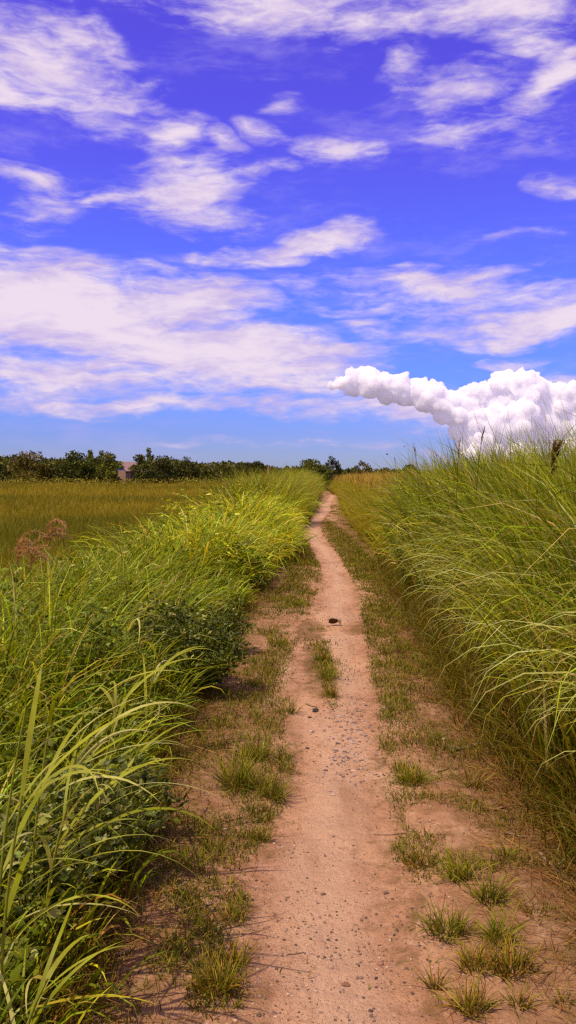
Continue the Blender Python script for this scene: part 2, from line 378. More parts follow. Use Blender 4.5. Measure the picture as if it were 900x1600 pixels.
a_ = ground.data.attributes.new('edge', 'FLOAT', 'POINT'); a_.data.foreach_set('value', np.concatenate(eds).astype(np.float32))

def P3(x, y, dz=-.01): return np.stack([x, y, hgt(x, y) + dz], 1)
def logu(a, b, n, p=1.0):
    u = rng.random(n)
    if p == 1.0: return a * (b / a) ** u
    return (a ** (1 - p) + u * (b ** (1 - p) - a ** (1 - p))) ** (1 / (1 - p))

# ------------------------------------------------------------------ right-hand wall of tall grass
def clumps(b, cx_, cy_, H, nb, rad, Lr, Wr, thm, cur, pal, wts, lean=(0, 0), power=2.0, nseg=7, basef=.5, tw=.5):
    """fountain-like clumps: blades start upright in the middle, lean out at the rim, and bend over towards the tip"""
    idx = np.repeat(np.arange(len(cx_)), nb); n = len(idx)
    q = rng.random(n) * 2 * PI; rr = np.sqrt(rng.random(n))
    px_ = cx_[idx] + rad * rr * np.cos(q); py_ = cy_[idx] + rad * rr * np.sin(q)
    L = H[idx] * rng.uniform(*Lr, n); th = thm[0] + rr * thm[1] * rng.uniform(.4, 1.3, n)
    # the whole clump leans a little its own way, all lean slightly with the wind
    la = np.repeat(rng.random(len(cx_)) * 2 * PI, nb); lm = np.repeat(rng.uniform(0, .15, len(cx_)), nb)
    vx = th * np.cos(q) + lm * np.cos(la) + lean[0]; vy = th * np.sin(q) + lm * np.sin(la) + lean[1]
    azm = np.arctan2(vy, vx) + rng.normal(0, .35, n); th = np.hypot(vx, vy)
    cv = rng.normal(1, .13, (len(cx_), 1))[idx] * (1 + rng.normal(0, .08, (len(cx_), 3))[idx])
    c1 = pick(pal, wts, n, dv=.24) * cv
    W = rng.uniform(*Wr, n) * np.clip(py_ / 6, 1, 2.4)
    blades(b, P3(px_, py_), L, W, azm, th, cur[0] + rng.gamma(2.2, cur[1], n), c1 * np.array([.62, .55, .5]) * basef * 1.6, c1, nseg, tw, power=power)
G_MID, G_LT, G_DK, G_PALE, G_STRAW = (.225, .275, .014), (.385, .425, .026), (.10, .135, .010), (.47, .48, .30), (.42, .30, .13)
b = Buf()
nc = 1500; y = logu(2.4, 16, nc, .8); dep = .10 + rng.random(nc) ** 1.15 * 2.5
x = RE(y) + .16 + dep + (fbm(y, y * 0, .9, 3, 40) - .35) * .55
H = (1.97 + (fbm(x, y, .9, 3, 44) - .5) * .9) * np.clip(.42 + dep * 1.1, .45, 1.0) * np.where(y > 10, 1 - (y - 10) * .02, 1)
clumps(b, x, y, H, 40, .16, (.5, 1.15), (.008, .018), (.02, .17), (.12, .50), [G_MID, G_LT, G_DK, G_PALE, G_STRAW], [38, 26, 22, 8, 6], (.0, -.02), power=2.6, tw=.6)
# stiff blades that stand above the crest
n = 1000; y = logu(3, 13, n, .8); x = RE(y) + rng.uniform(.5, 2.0, n)
blades(b, P3(x, y), rng.uniform(1.75, 2.35, n), rng.uniform(.008, .015, n), rng.normal(PI * .8, 1.3, n), np.abs(rng.normal(.08, .08, n)), rng.gamma(2, .25, n), tint(G_DK, n), pick([G_MID, G_LT], [1, 1], n), 7)
# pale blades arching out over the verge, tips hanging
n = 1000; y = logu(2.7, 9, n, .9); x = RE(y) + rng.uniform(.25, 1.1, n)
blades(b, P3(x, y), rng.uniform(1.1, 1.9, n) * np.clip(.55 + (x - RE(y)) * .8, .6, 1), rng.uniform(.009, .0165, n), rng.normal(PI + .25, .8, n), rng.uniform(.0, .24, n), rng.uniform(1.6, 3.0, n), tint(G_MID, n), pick([G_PALE, (.42, .43, .16), G_LT], [5, 3, 2], n), 10, power=2.2)
# dead straw-coloured stems standing and leaning among the green
n = 1500; y = logu(2.8, 13, n, .8); x = RE(y) + rng.uniform(.15, 1.2, n)
blades(b, P3(x, y), rng.uniform(.6, 1.7, n) * np.clip(.4 + (x - RE(y)), .5, 1), rng.uniform(.003, .007, n), rng.random(n) * 2 * PI, np.abs(rng.normal(.15, .22, n)), rng.uniform(.0, 1.2, n), tint((.20, .12, .05), n), pick([(.42, .29, .13), (.34, .19, .08), (.50, .40, .20)], [4, 3, 2], n), 6)
# skirt of low leaves along the foot
n = 17000; y = logu(2.6, 15, n, .8); x = RE(y) + rng.normal(.14, .14, n)
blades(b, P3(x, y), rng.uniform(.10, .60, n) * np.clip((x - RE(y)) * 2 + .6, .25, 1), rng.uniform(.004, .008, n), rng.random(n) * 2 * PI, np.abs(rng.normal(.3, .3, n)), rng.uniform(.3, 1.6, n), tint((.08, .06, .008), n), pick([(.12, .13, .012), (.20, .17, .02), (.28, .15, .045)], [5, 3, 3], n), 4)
props(b.build('tall_grass', M_REED), "dense wall of tall arching green grass along the right side of the path", "tall grass", kind='stuff')

# farther right: finer yellow-green grass with a tan fringe
b = Buf()
nc = 1500; y = logu(13.5, 80, nc, 1.0); dep = .1 + rng.random(nc) ** 1.5 * 4.2; x = RE(y) + .12 + dep + (fbm(y, y * 0, .5, 3, 50) - .4) * .6
H = (1.62 + (fbm(x, y, .5, 3, 55) - .5) * .6) * np.clip(.40 + dep * .7, .38, 1)
YP = [(.33, .32, .02), (.44, .40, .035), (.22, .25, .018), (.42, .27, .09)]
clumps(b, x, y, H, 42, .26, (.6, 1.15), (.005, .009), (.04, .32), (.15, .40), YP, [42, 30, 16, 12], (-.05, 0), nseg=5, basef=.42)
n = 5000; y = logu(18, 78, n, 1.0); x = RE(y) + rng.uniform(.5, 4, n)
blades(b, P3(x, y, 1.0), rng.uniform(.45, .8, n), rng.uniform(.008, .016, n) * np.clip(y / 13, 1, 3), rng.random(n) * 2 * PI, np.abs(rng.normal(.1, .1, n)), rng.uniform(.1, .7, n), tint((.34, .23, .06), n), pick([(.46, .24, .10), (.50, .38, .08)], [1, 1], n), 4)
props(b.build('yellow_grass', M_REED), "finer yellowish grass bank on the right, farther along the path", "tall grass", kind='stuff')

# ------------------------------------------------------------------ left bank
b = Buf()
nc = 900; y = logu(1.6, 14, nc, .75); dep = .08 + rng.random(nc) ** .95 * 2.4 * np.where(y > 7.5, .68, 1)
x = LE(y) - dep - (fbm(y, y * 0, 1.2, 3, 60) - .5) * .35
H = (1.02 + (fbm(x, y, .9, 3, 64) - .5) * .75) * np.clip(.26 + dep * np.where(y < 4, .45, .85), .26, 1.0)
BP = [(.22, .29, .014), (.37, .42, .026), (.10, .145, .010), (.52, .53, .26), (.40, .25, .08)]
clumps(b, x, y, H, 34, .16, (.4, 1.1), (.008, .018), (.05, .42), (.3, .62), BP, [40, 30, 18, 8, 4], (.02, -.02), nseg=6)
n = 24000; y = logu(1.9, 13, n, .8); x = LE(y) - rng.normal(.10, .18, n)
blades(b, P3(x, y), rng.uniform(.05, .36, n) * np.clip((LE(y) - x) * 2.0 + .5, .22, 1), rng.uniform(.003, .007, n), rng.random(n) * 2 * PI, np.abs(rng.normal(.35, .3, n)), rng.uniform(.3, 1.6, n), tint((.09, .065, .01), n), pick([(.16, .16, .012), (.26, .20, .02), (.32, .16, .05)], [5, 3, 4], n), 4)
n = 24000; y = logu(1.7, 13, n, 1.1); dep = rng.random(n) * 2.3 * np.where(y > 7.5, .68, 1); x = LE(y) - .05 - dep
hh = (.98 + (fbm(x, y, .9, 3, 64) - .5) * .75) * np.clip(.24 + dep * np.where(y < 4, .42, .60), .24, 1.0) * rng.uniform(.25, .85, n)
kp = fbm(x, y, 1.7, 3, 66) > .44; P_ = P3(x, y, hh)[kp]; n = len(P_); d_ = rng.normal(size=(n, 3)); d_[:, 2] = np.abs(d_[:, 2]) * .4
leaves(b, P_, d_, rng.uniform(.03, .075, n), .5, pick([(.15, .20, .02), (.27, .32, .06), (.08, .115, .012), (.42, .44, .22)], [4, 3, 3, 1.2], n, dv=.25))
props(b.build('bank_grass', M_REED), "mixed green grass covering the near left bank beside the path", "grass", kind='stuff')

b = Buf()   # yellow stretch of the left bank
nc = 430; y = logu(11.0, 29, nc, 1.0); dep = .08 + rng.random(nc) ** 1.2 * 1.45; x = LE(y) - dep - (fbm(y, y * 0, .6, 3, 70) - .5) * .6
H = (1.38 + (fbm(x, y, .9, 3, 75) - .5) * 1.2) * np.clip(.36 + dep * 1.3, .34, 1)
clumps(b, x, y, H, 36, .22, (.35, 1.05), (.007, .015), (.06, .5), (.4, .7), [(.54, .54, .02), (.38, .46, .025), (.20, .28, .02), (.70, .70, .20)], [28, 32, 28, 12], nseg=5, basef=.42)
n = 7000; y = logu(10.5, 30, n, 1.0); dep = rng.random(n) * 1.4; x = LE(y) - .05 - dep
P_ = P3(x, y, (1.30 + (fbm(x, y, .9, 3, 75) - .5) * 1.1) * np.clip(.36 + dep * 1.3, .34, 1) * rng.uniform(.15, .92, n)); kp = fbm(x, y, 1.3, 3, 77) > .46; P_ = P_[kp]; n = len(P_)
d_ = rng.normal(size=(n, 3)); d_[:, 2] = np.abs(d_[:, 2]) * .4
leaves(b, P_, d_, rng.uniform(.045, .115, n), .30, pick([(.50, .52, .03), (.30, .38, .03), (.14, .19, .015), (.62, .62, .22)], [3, 4, 3, 1], n, dv=.25))
n = 4000; y = logu(13, 60, n, 1.0); x = LE(y) - rng.uniform(-.05, .5, n)      # low green weeds and browned stems at its foot
blades(b, P3(x, y), rng.uniform(.15, .6, n), rng.uniform(.010, .02, n) * np.clip(y / 14, 1, 2.5), rng.random(n) * 2 * PI, np.abs(rng.normal(.3, .25, n)), rng.uniform(.3, 1.5, n), tint((.12, .08, .02), n), pick([(.17, .21, .018), (.30, .17, .06), (.28, .28, .03)], [4, 3, 3], n), 4)
props(b.build('yellow_bank_grass', M_REED), "bright yellow-green broad grass on the left bank at mid distance", "grass", kind='stuff')

b = Buf()   # grey-green tall grass farther on
nc = 760; y = logu(25, 88, nc, 1.0); dep = .1 + rng.random(nc) ** 1.3 * 2.0; x = LE(y) - dep - (fbm(y, y * 0, .35, 3, 80) - .5) * .9
H = (1.95 + (fbm(x, y, .4, 3, 85) - .5) * 1.1) * np.clip(.38 + dep * .9, .35, 1)
clumps(b, x, y, H, 40, .30, (.55, 1.15), (.006, .012), (.05, .36), (.2, .45), [(.27, .32, .03), (.36, .38, .035), (.16, .20, .018), (.34, .21, .07)], [38, 28, 20, 14], nseg=5, basef=.4)
props(b.build('far_bank_grass', M_REED), "tall grey-green grass on the left bank where the path narrows", "grass", kind='stuff')

# ------------------------------------------------------------------ field on the left
b = Buf()
n = 210000; y = logu(4.5, 150, n, 1.05); lim = LE(y) - 1.5; lo = -.56 * y - 3
x = lo + (lim - lo) * rng.random(n)
patch = fbm(x, y, .12, 3, 90)
gold = np.clip((patch - .42) * 3 + np.clip((y - 25) / 60, 0, .55), 0, 1)[:, None]
c1 = pick([(.185, .17, .012), (.14, .15, .010), (.24, .18, .025)], [4, 4, 2], n) * (1 - gold) + pick([(.37, .275, .022), (.28, .235, .02), (.42, .30, .05)], [5, 3, 3], n) * gold
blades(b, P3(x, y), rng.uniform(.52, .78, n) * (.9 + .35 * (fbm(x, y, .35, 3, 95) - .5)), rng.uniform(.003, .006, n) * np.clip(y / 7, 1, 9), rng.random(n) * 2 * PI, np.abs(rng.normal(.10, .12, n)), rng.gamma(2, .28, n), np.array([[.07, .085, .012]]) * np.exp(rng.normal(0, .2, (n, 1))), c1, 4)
props(b.build('field_grass', M_FIELD), "flat field of olive and golden grass on the left reaching to the trees", "field", kind='stuff')

# ------------------------------------------------------------------ low turf and litter on the verges
def verge_pts(n, ymax=45):
    y = logu(1.9, ymax, n, .9); s = rng.random(n) < .5
    pad = .24
    x = np.where(s, LE(y) - .15 + (PL(y) + pad - LE(y) + .15) * rng.random(n), PR(y) - pad + (RE(y) + .2 - PR(y) + pad) * rng.random(n))
    return x, y, s
x, y, s = verge_pts(260000)
def blob(u, v, ru, rv, px_, py_):
    cx_, cy_ = gnd(u, v); ax = abs(gnd(u + ru, v)[0] - cx_); ay = abs(gnd(u, v - rv)[1] - cy_)
    return np.clip(1.25 - ((px_ - cx_) / ax) ** 2 - ((py_ - cy_) / ay) ** 2, 0, 1)
TURF = [(350, 1330, 80, 40), (300, 1500, 70, 60), (340, 1560, 60, 50), (390, 1210, 60, 60), (350, 1160, 60, 40), (410, 1060, 40, 60), (420, 1130, 40, 30),
        (445, 910, 45, 40), (480, 885, 25, 22), (470, 870, 25, 20), (455, 945, 40, 20), (610, 1080, 35, 70), (640, 1040, 60, 40), (640, 1215, 36, 22), (650, 1255, 40, 18),
        (625, 1140, 30, 40), (600, 1000, 35, 60), (600, 960, 40, 30), (560, 880, 30, 40), (530, 840, 22, 30), (640, 1340, 45, 18), (700, 1180, 60, 30), (720, 1270, 60, 25), (507, 1032, 17, 34), (514, 1080, 15, 34),
        (405, 1320, 30, 18), (310, 1430, 60, 30), (360, 1420, 40, 16), (430, 1020, 30, 40)]
xs_ = rng.random(len(x)) < .018; ys_ = rng.uniform(5.6, 9.2, len(x)); x = np.where(xs_, rng.normal(gnd(511, 1060)[0], .09, len(x)), x); y = np.where(xs_, ys_, y)
inp = np.clip((np.minimum(x - PL(y), PR(y) - x) - .03) / .10, 0, 1) * ~xs_
m = (fbm(x, y, 2.4, 4, 100) - .45) * 2.8 - inp * .6
for q in TURF: m = np.maximum(m, blob(*q, x, y) * .95 - .15 + (fbm(x, y, 9, 2, 101) - .5) * .5)
TURF += [(697, 1475, 42, 12), (718, 1398, 24, 9), (766, 1428, 32, 10), (780, 1496, 32, 10), (800, 1545, 50, 14), (742, 1535, 34, 12), (735, 1592, 40, 10), (790, 1356, 20, 6), (739, 1242, 20, 8), (372, 1246, 40, 14), (340, 1575, 55, 16), (452, 1120, 24, 6)]
bare = [(690, 1290, 60, 25), (740, 1340, 80, 25), (820, 1400, 60, 30), (430, 900, 20, 22), (400, 1010, 25, 14), (330, 1225, 22, 14), (240, 1480, 50, 30), (780, 1220, 40, 25), (640, 1450, 60, 80)]
for q in bare: m = m - blob(*q, x, y) * .75
m = m - inp * .9
keep = rng.random(len(x)) < np.clip(m * 1.3, .01, 1); x, y, m = x[keep], y[keep], m[keep]; n = len(x)
b = Buf()
c1 = pick([(.165, .175, .014), (.25, .225, .020), (.105, .13, .010), (.32, .19, .06), (.20, .10, .04)], [38, 22, 22, 10, 8], n)
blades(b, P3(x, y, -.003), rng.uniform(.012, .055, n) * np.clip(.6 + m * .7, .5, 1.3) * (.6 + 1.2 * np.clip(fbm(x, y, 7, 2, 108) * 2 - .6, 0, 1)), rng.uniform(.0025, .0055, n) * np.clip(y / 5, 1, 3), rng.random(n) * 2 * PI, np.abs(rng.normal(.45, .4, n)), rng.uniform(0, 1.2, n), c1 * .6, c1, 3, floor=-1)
props(b.build('verge_turf', M_TURF), "thin patchy turf growing on the soil along both edges of the path", "turf", kind='stuff')

b = Buf()   # dead straw lying at the foot of the banks
n = 4200; y = logu(2.3, 9, n, .8); x = RE(y) - np.abs(rng.normal(0, .22, n)) + .08
blades(b, P3(x, y, .006), rng.uniform(.04, .24, n), rng.uniform(.0016, .004, n), rng.normal(PI * .8, 1.4, n), rng.uniform(1.3, 1.58, n), rng.uniform(-.1, .2, n), tint((.15, .07, .035), n), pick([(.26, .14, .075), (.15, .07, .04), (.38, .25, .15)], [4, 4, 2], n), 4, floor=-1)
n = 6500; y = logu(1.9, 14, n, .8); s = rng.random(n) < .55
x = np.where(s, LE(y) + rng.normal(0, .16, n), RE(y) + rng.normal(.0, .15, n))
blades(b, P3(x, y, .006), rng.uniform(.05, .28, n), rng.uniform(.0018, .0045, n), rng.random(n) * 2 * PI, rng.uniform(1.25, 1.58, n), rng.uniform(-.1, .2, n), tint((.17, .085, .04), n), pick([(.30, .17, .09), (.20, .095, .05), (.42, .29, .16)], [4, 4, 2], n), 4, floor=-1)
n = 3200; y = logu(1.9, 14, n, .9); s = rng.random(n) < .62
x = np.where(s, LE(y) + rng.uniform(0, 1, n) * (PL(y) - LE(y)), PR(y) + rng.uniform(0, 1, n) * (RE(y) - PR(y)))
blades(b, P3(x, y, .005), rng.uniform(.02, .12, n), rng.uniform(.0015, .0035, n), rng.random(n) * 2 * PI, rng.uniform(1.35, 1.58, n), rng.uniform(-.1, .1, n), tint((.24, .13, .07), n), pick([(.36, .22, .13), (.18, .085, .05)], [1, 1], n), 3, floor=-1)
props(b.build('dry_straw', M_DRY), "brown dead straw littering the foot of both banks", "straw", kind='stuff')

# ------------------------------------------------------------------ gravel
ico = bmesh.new(); bmesh.ops.create_icosphere(ico, subdivisions=1, radius=1); ico.verts.ensure_lookup_table()
IV = np.array([v.co[:] for v in ico.verts]); IF = np.array([[v.index for v in f.verts] for f in ico.faces]); ico.free()
def stone_verts(c, s, flat=.55):
    v = IV * (1 + rng.normal(0, .16, (len(IV), 1))) * (np.array([1, rng.uniform(.6, 1), flat * rng.uniform(.6, 1.1)]) * s)
    a = rng.random() * 2 * PI; R = np.array([[math.cos(a), -math.sin(a), 0], [math.sin(a), math.cos(a), 0], [0, 0, 1]])
    return v @ R.T + np.asarray(c)
b = Buf()
n = 17000; y = logu(2.2, 18, n, .85); t = rng.random(n); x = PL(y) - .1 + (PR(y) - PL(y) + .25) * t
dens = fbm(x, y, 1.8, 3, 120); kp = rng.random(n) < np.clip((dens - .36) * 4, .1, 1); x, y = x[kp], y[kp]
for xx, yy in zip(x, y):
    s_ = .0016 + rng.random() ** 4 * .0065
    g_ = [(.12, .075, .06), (.20, .13, .10), (.40, .27, .20), (.07, .05, .05)][rng.choice(4, p=[.35, .3, .2, .15])]
    b.add(stone_verts((xx, yy, float(hgt(xx, yy)) + s_ * .15), s_), IF, np.array(g_) * rng.uniform(.8, 1.2))
# the worn stony streak in the middle of the track
for _ in range(650):
    u = rng.normal(548, 22) + rng.normal(0, 8); v = rng.normal(1148, 36); xx, yy = gnd(u, v)
    s_ = .003 + rng.random() ** 2.5 * .014
    b.add(stone_verts((xx, yy, float(hgt(xx, yy)) + s_ * .06), s_, .3), IF, np.array([(.19, .13, .125), (.28, .19, .17), (.12, .08, .08), (.40, .29, .24)][rng.integers(4)]) * rng.uniform(.8, 1.2))
props(b.build('gravel', M_STONE, smooth=False), "small pebbles and grit scattered over the dirt path", "gravel", kind='stuff')

# single stones one can point to
def stone(u, v, size, col, label, flat=.6):
    xx, yy = gnd(u, v); z = float(hgt(xx, yy)); bb = Buf()
    bm = bmesh.new(); bmesh.ops.create_icosphere(bm, subdivisions=2, radius=1); bm.verts.ensure_lookup_table()
    V = np.array([q.co[:] for q in bm.verts]); F = np.array([[q.index for q in f.verts] for f in bm.faces]); bm.free()
    V = V * (1 + (fbm(V[:, 0] * 2 + u, V[:, 1] * 2 + V[:, 2] * 1.7, 1.0, 3, 7)[:, None] - .5) * 1.1) * np.array([1, .75, flat]) * size
    bb.add(V + np.array([xx, yy, z + size * flat * .45]), F, np.array(col))
    props(bb.build('stone', M_STONE, loc=(xx, yy, z), smooth=False), label, "stone", "single stones beside and on the path")
stone(492, 1115, .021, (.06, .05, .05), "dark blackish stone on the path to the right of the small edge tuft", .75)
stone(484, 1124, .012, (.07, .05, .045), "small flat dark stone just in front of the blackish stone", .5)
stone(480, 1174, .012, (.07, .05, .05), "lone dark pebble on the left half of the path, before the stony streak", .5)
stone(572, 1108, .009, (.10, .08, .08), "little grey pebble near the right edge of the path beside the stony streak", .7)
stone(694, 1166, .020, (.48, .36, .28), "pale cream stone on the right verge behind the thick twig", .6)
stone(705, 1177, .022, (.24, .18, .17), "grey stone on the right verge at the tip of the thick twig", .5)
stone(505, 1400, .010, (.13, .09, .07), "small brown pebble in the middle of the path", .5)
stone(603, 1402, .011, (.13, .085, .07), "dark pebble at the right side of the near path", .5)
stone(540, 1541, .013, (.20, .10, .065), "flat reddish-brown clod of earth at the bottom of the path", .5)
stone(595, 1508, .013, (.28, .14, .09), "crumbled reddish clod on the right half of the near path", .5)
stone(350, 1308, .011, (.45, .33, .27), "pale pebble in the turf at the left of the path", .6)

# ------------------------------------------------------------------ tufts of grass on the verges: each one a thing
def tuft(u, v, hpx, wpx, nb, label, kind='green', stiff=1.0):
    xx, yy = gnd(u, v); z = float(hgt(xx, yy)); k = yy / FPX
    bb = Buf(); R = wpx * k * .36; n = int(nb * 1.25)
    rr = np.sqrt(rng.random(n)) * R; q = rng.random(n) * 2 * PI
    P = np.stack([xx + rr * np.cos(q), yy + rr * np.sin(q) * .8, np.full(n, z - .004)], 1)
    azm = q + rng.normal(0, .95, n)
    pal = {'green': ([(.20, .215, .014), (.31, .28, .025), (.13, .15, .010), (.36, .22, .06)], [5, 4, 3, 1.2]),
           'olive': ([(.24, .20, .018), (.34, .245, .035), (.16, .145, .012), (.38, .20, .07)], [5, 3, 3, 2.5])}[kind]
    c1 = pick(*pal, n)
    lean = np.clip(rr / R, 0, 1)
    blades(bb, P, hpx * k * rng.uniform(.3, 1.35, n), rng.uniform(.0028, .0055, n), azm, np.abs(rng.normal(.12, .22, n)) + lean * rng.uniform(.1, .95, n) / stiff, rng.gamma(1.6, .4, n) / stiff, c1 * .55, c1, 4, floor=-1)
    props(bb.build('grass_tuft', M_TURF, loc=(xx, yy, z)), label, "grass tuft", "tufts of grass growing on the bare soil")
tuft(697, 1468, 52, 86, 150, "large spiky fan-shaped green tuft alone on bare soil at the right of the near path")
tuft(718, 1392, 48, 48, 90, "upright tuft at the top left end of the diagonal row of right-hand tufts")
tuft(766, 1422, 48, 62, 120, "bushy tuft just right of and in front of the top tuft of the diagonal row")
tuft(778, 1488, 56, 60, 110, "tall spiky tuft with long crossing blades right of the large fan-shaped tuft")
tuft(800, 1535, 52, 86, 170, "broadest dense tuft low on the right verge", 'olive')
tuft(742, 1528, 46, 64, 110, "olive tuft touching the left side of the broadest right-hand tuft", 'olive')
tuft(680, 1550, 56, 26, 34, "sparse thin upright sprig at the right edge of the near path", 'olive')
tuft(833, 1446, 38, 40, 30, "thin few-bladed tuft on bare soil right of the diagonal row", 'olive')
tuft(860, 1440, 22, 20, 14, "tiny tuft of a few blades nearest the dark right bank", 'olive')
tuft(790, 1352, 32, 34, 50, "small isolated tuft on bare soil close to the foot of the right bank")
tuft(655, 1356, 34, 66, 120, "low spreading tuft on the right edge of the path above the large fan tuft", 'olive')
tuft(739, 1238, 46, 32, 50, "narrow upright tuft with a dark base in the middle of the right verge", 'olive')
tuft(645, 1226, 30, 60, 190, "rounded cushion of short dense green grass at the right edge of the path")
tuft(735, 1588, 56, 66, 110, "tuft cut by the bottom of the photo right of the path", 'olive')
tuft(812, 1584, 36, 40, 50, "small yellowish tuft at the bottom, below the broadest right-hand tuft", 'olive')
tuft(880, 1580, 30, 34, 40, "low tuft in the bottom right corner", 'olive')
tuft(372, 1240, 62, 66, 170, "largest green tuft on the left verge")
tuft(424, 1254, 46, 52, 110, "tuft at the left path edge, right of the largest left-hand tuft")
tuft(398, 1196, 48, 52, 110, "tuft just behind the largest green tuft on the left verge")
tuft(452, 1118, 28, 40, 60, "small dark tuft sticking out onto the path from the left edge")
tuft(455, 1208, 14, 34, 40, "tiny low tuft at the left edge of the path", 'olive')
tuft(340, 1568, 56, 86, 150, "wide loose tuft at the bottom left of the path", 'olive')
tuft(365, 1518, 44, 56, 80, "smaller tuft behind the wide loose tuft at the bottom left", 'olive')
tuft(362, 1446, 30, 46, 70, "low olive tuft at the left edge of the near path", 'olive')
tuft(408, 1318, 26, 40, 60, "short tuft where the left turf meets the widening path", 'olive')
tuft(504, 1030, 28, 34, 90, "tuft at the far end of the strip growing in the middle of the path")
tuft(511, 1062, 32, 34, 90, "middle tuft of the strip growing in the middle of the path")
tuft(517, 1092, 26, 30, 60, "sparse tuft at the near end of the strip in the middle of the path", 'olive')

# ------------------------------------------------------------------ twigs
def twig(pts, r, label, branch=None):
    Q = [];
    for (u, v) in pts:
        xx, yy = gnd(u, v); Q.append([xx, yy, float(hgt(xx, yy)) + r * 1.0])
    Q = np.array(Q); base = Q[0].copy(); base[2] -= r
    T = np.linspace(0, 1, 12); tq = np.linspace(0, 1, len(Q)); S = np.stack([np.interp(T, tq, Q[:, i]) for i in range(3)], 1)
    S[:, :2] += rng.normal(0, r * .35, (12, 2)); S[:, 2] = hgt(S[:, 0], S[:, 1]) + r * 1.1
    bb = Buf(); tube(bb, S, r * np.linspace(1.1, .6, 12), (1, 1, 1), 6)
    if branch is not None:
        s0 = S[branch]; d = np.array([.5, .8, .5]); tube(bb, [s0, s0 + d * r * 5, s0 + d * r * 8 + np.array([r * 2, 0, 0])], [r * .8, r * .6, r * .4], (1, 1, 1), 5)
    props(bb.build('twig', M_TWIG, loc=base), label, "twig", "dead twigs lying on the soil")
twig([(704, 1183), (738, 1176), (760, 1172)], .008, "thick broken twig with a knot on the right verge near the grass wall", 7)
twig([(683, 1213), (702, 1208)], .005, "short pale stick on the right verge below the thick twig")
twig([(843, 1345), (870, 1372), (905, 1400)], .006, "longest dark twig at the right edge by the grass wall")
twig([(870, 1358), (890, 1374), (912, 1388)], .004, "thinner pale twig beside the longest dark one at the right edge")
twig([(785, 1314), (815, 1319), (843, 1320)], .004, "thin straight twig on bare soil above the long twigs at the right")
twig([(770, 1277), (786, 1272), (797, 1267)], .005, "short twig at the shaded foot of the right bank")
twig([(310, 1441), (322, 1432), (333, 1425)], .004, "pale short twig in the turf left of the near path")
twig([(300, 1425), (318, 1439)], .003, "thin twig crossing close to the pale one in the left turf")
twig([(448, 1500), (475, 1497)], .0025, "hair-thin twig lying on the near path")
twig([(585, 1306), (610, 1310), (635, 1310)], .0035, "thin dark twig reaching from the right verge onto the path")
twig([(180, 1518), (196, 1514), (208, 1510)], .005, "pale stick on bare soil at the lower left")
twig([(478, 1104), (487, 1108), (495, 1110)], .006, "small dark twig behind the blackish stone on the path")

# curled dead leaf standing on the path
xx, yy = gnd(524, 981); z0 = float(hgt(xx, yy)); e = empty('dead_leaf', (xx, yy, z0), "dark brown curled dead leaf lying in the middle of the path", "leaf")
bb = Buf(); T = np.linspace(-1, 1, 9); Sg = np.linspace(-1, 1, 9); V = []
for i, a in enumerate(T):
    for j, c in enumerate(Sg):
        wv_ = .050 * math.sqrt(max(0, 1 - a * a)) * (1.05 - .2 * a); V.append([a * .055 - .02, math.sin(c * 1.2) * wv_ * .8, .012 + (1 - math.cos(c * 1.4)) * wv_ * 1.2 + a * a * .02 + (1 + a) * .006])
F = [[i * 9 + j, i * 9 + j + 1, (i + 1) * 9 + j + 1, (i + 1) * 9 + j] for i in range(8) for j in range(8)]
bb.add(np.array(V), F, np.array((.075, .032, .022))); bb.build('blade', M_DRY, e)
bb = Buf(); tube(bb, [[.034, 0, .03], [.05, -.01, .055], [.058, -.02, .02], [.06, -.03, .0]], [.004, .0045, .004, .003], (.24, .16, .14), 5); bb.build('stalk', M_DRY, e)
bb = Buf()
V = np.array([[.028, .0, .06], [.045, .0, .066], [.064, -.01, .058], [.06, -.022, .004], [.046, -.014, .0]]); bb.add(V, [[0, 1, 4], [1, 2, 4], [2, 3, 4]], np.array((.26, .17, .15))); bb.build('torn_flap', M_DRY, e)

# ------------------------------------------------------------------ leafy bushes and reeds of the left bank
def bush(u, v, Y, rx, rz, nst, nl, ls, pal, label, name='leafy_bush', asp=.5):
    c = at(u, v, Y); bx, by = c[0], c[1]; z = float(hgt(bx, by)); e = empty(name, (bx, by, z), label, "bush", "leafy bushes in the left bank")
    st = Buf(); lf = Buf(); P = []; Dr = []
    for _ in range(nst):
        q = rng.random() * 2 * PI; r = math.sqrt(rng.random()) * rx; h = rz * (1 - .5 * (r / rx) ** 2) * rng.uniform(.65, 1.08)
        T = np.linspace(0, 1, 6); S = np.stack([math.cos(q) * r * T ** .8, math.sin(q) * r * T ** .8, h * T], 1) + rng.normal(0, .012, (6, 3)) * T[:, None]
        tube(st, S, np.linspace(.005, .0015, 6), (1, 1, 1), 4)
        k = nl // nst; t = .22 + .78 * rng.random(k) ** .7; p = np.stack([np.interp(t, T, S[:, i]) for i in range(3)], 1)
        d = rng.normal(size=(k, 3)); d[:, 2] = np.abs(d[:, 2]) * .5 + .1; P.append(p + d * .02); Dr.append(d)
    P = np.concatenate(P); Dr = np.concatenate(Dr); n = len(P)
    leaves(lf, P, Dr, ls * rng.uniform(.6, 1.3, n), asp, pick(*pal, n))
    st.build('stem', M_STEM, e); lf.build('foliage', M_LEAF, e)
DKL = ([(.070, .095, .014), (.125, .15, .02), (.042, .058, .010), (.30, .32, .13)], [5, 4, 3, 1])
GYL = ([(.11, .14, .028), (.23, .26, .11), (.06, .08, .016), (.38, .40, .22)], [5, 3, 3, 1])
LTL = ([(.13, .19, .025), (.20, .26, .04), (.08, .12, .02)], [4, 3, 3])
bush(300, 1000, 6.0, .42, .66, 90, 6500, .036, DKL, "large dark green leafy bush on the left bank overhanging the path edge")
bush(240, 985, 6.3, .35, .62, 50, 3200, .036, DKL, "dark leafy bush behind and left of the large overhanging bush")
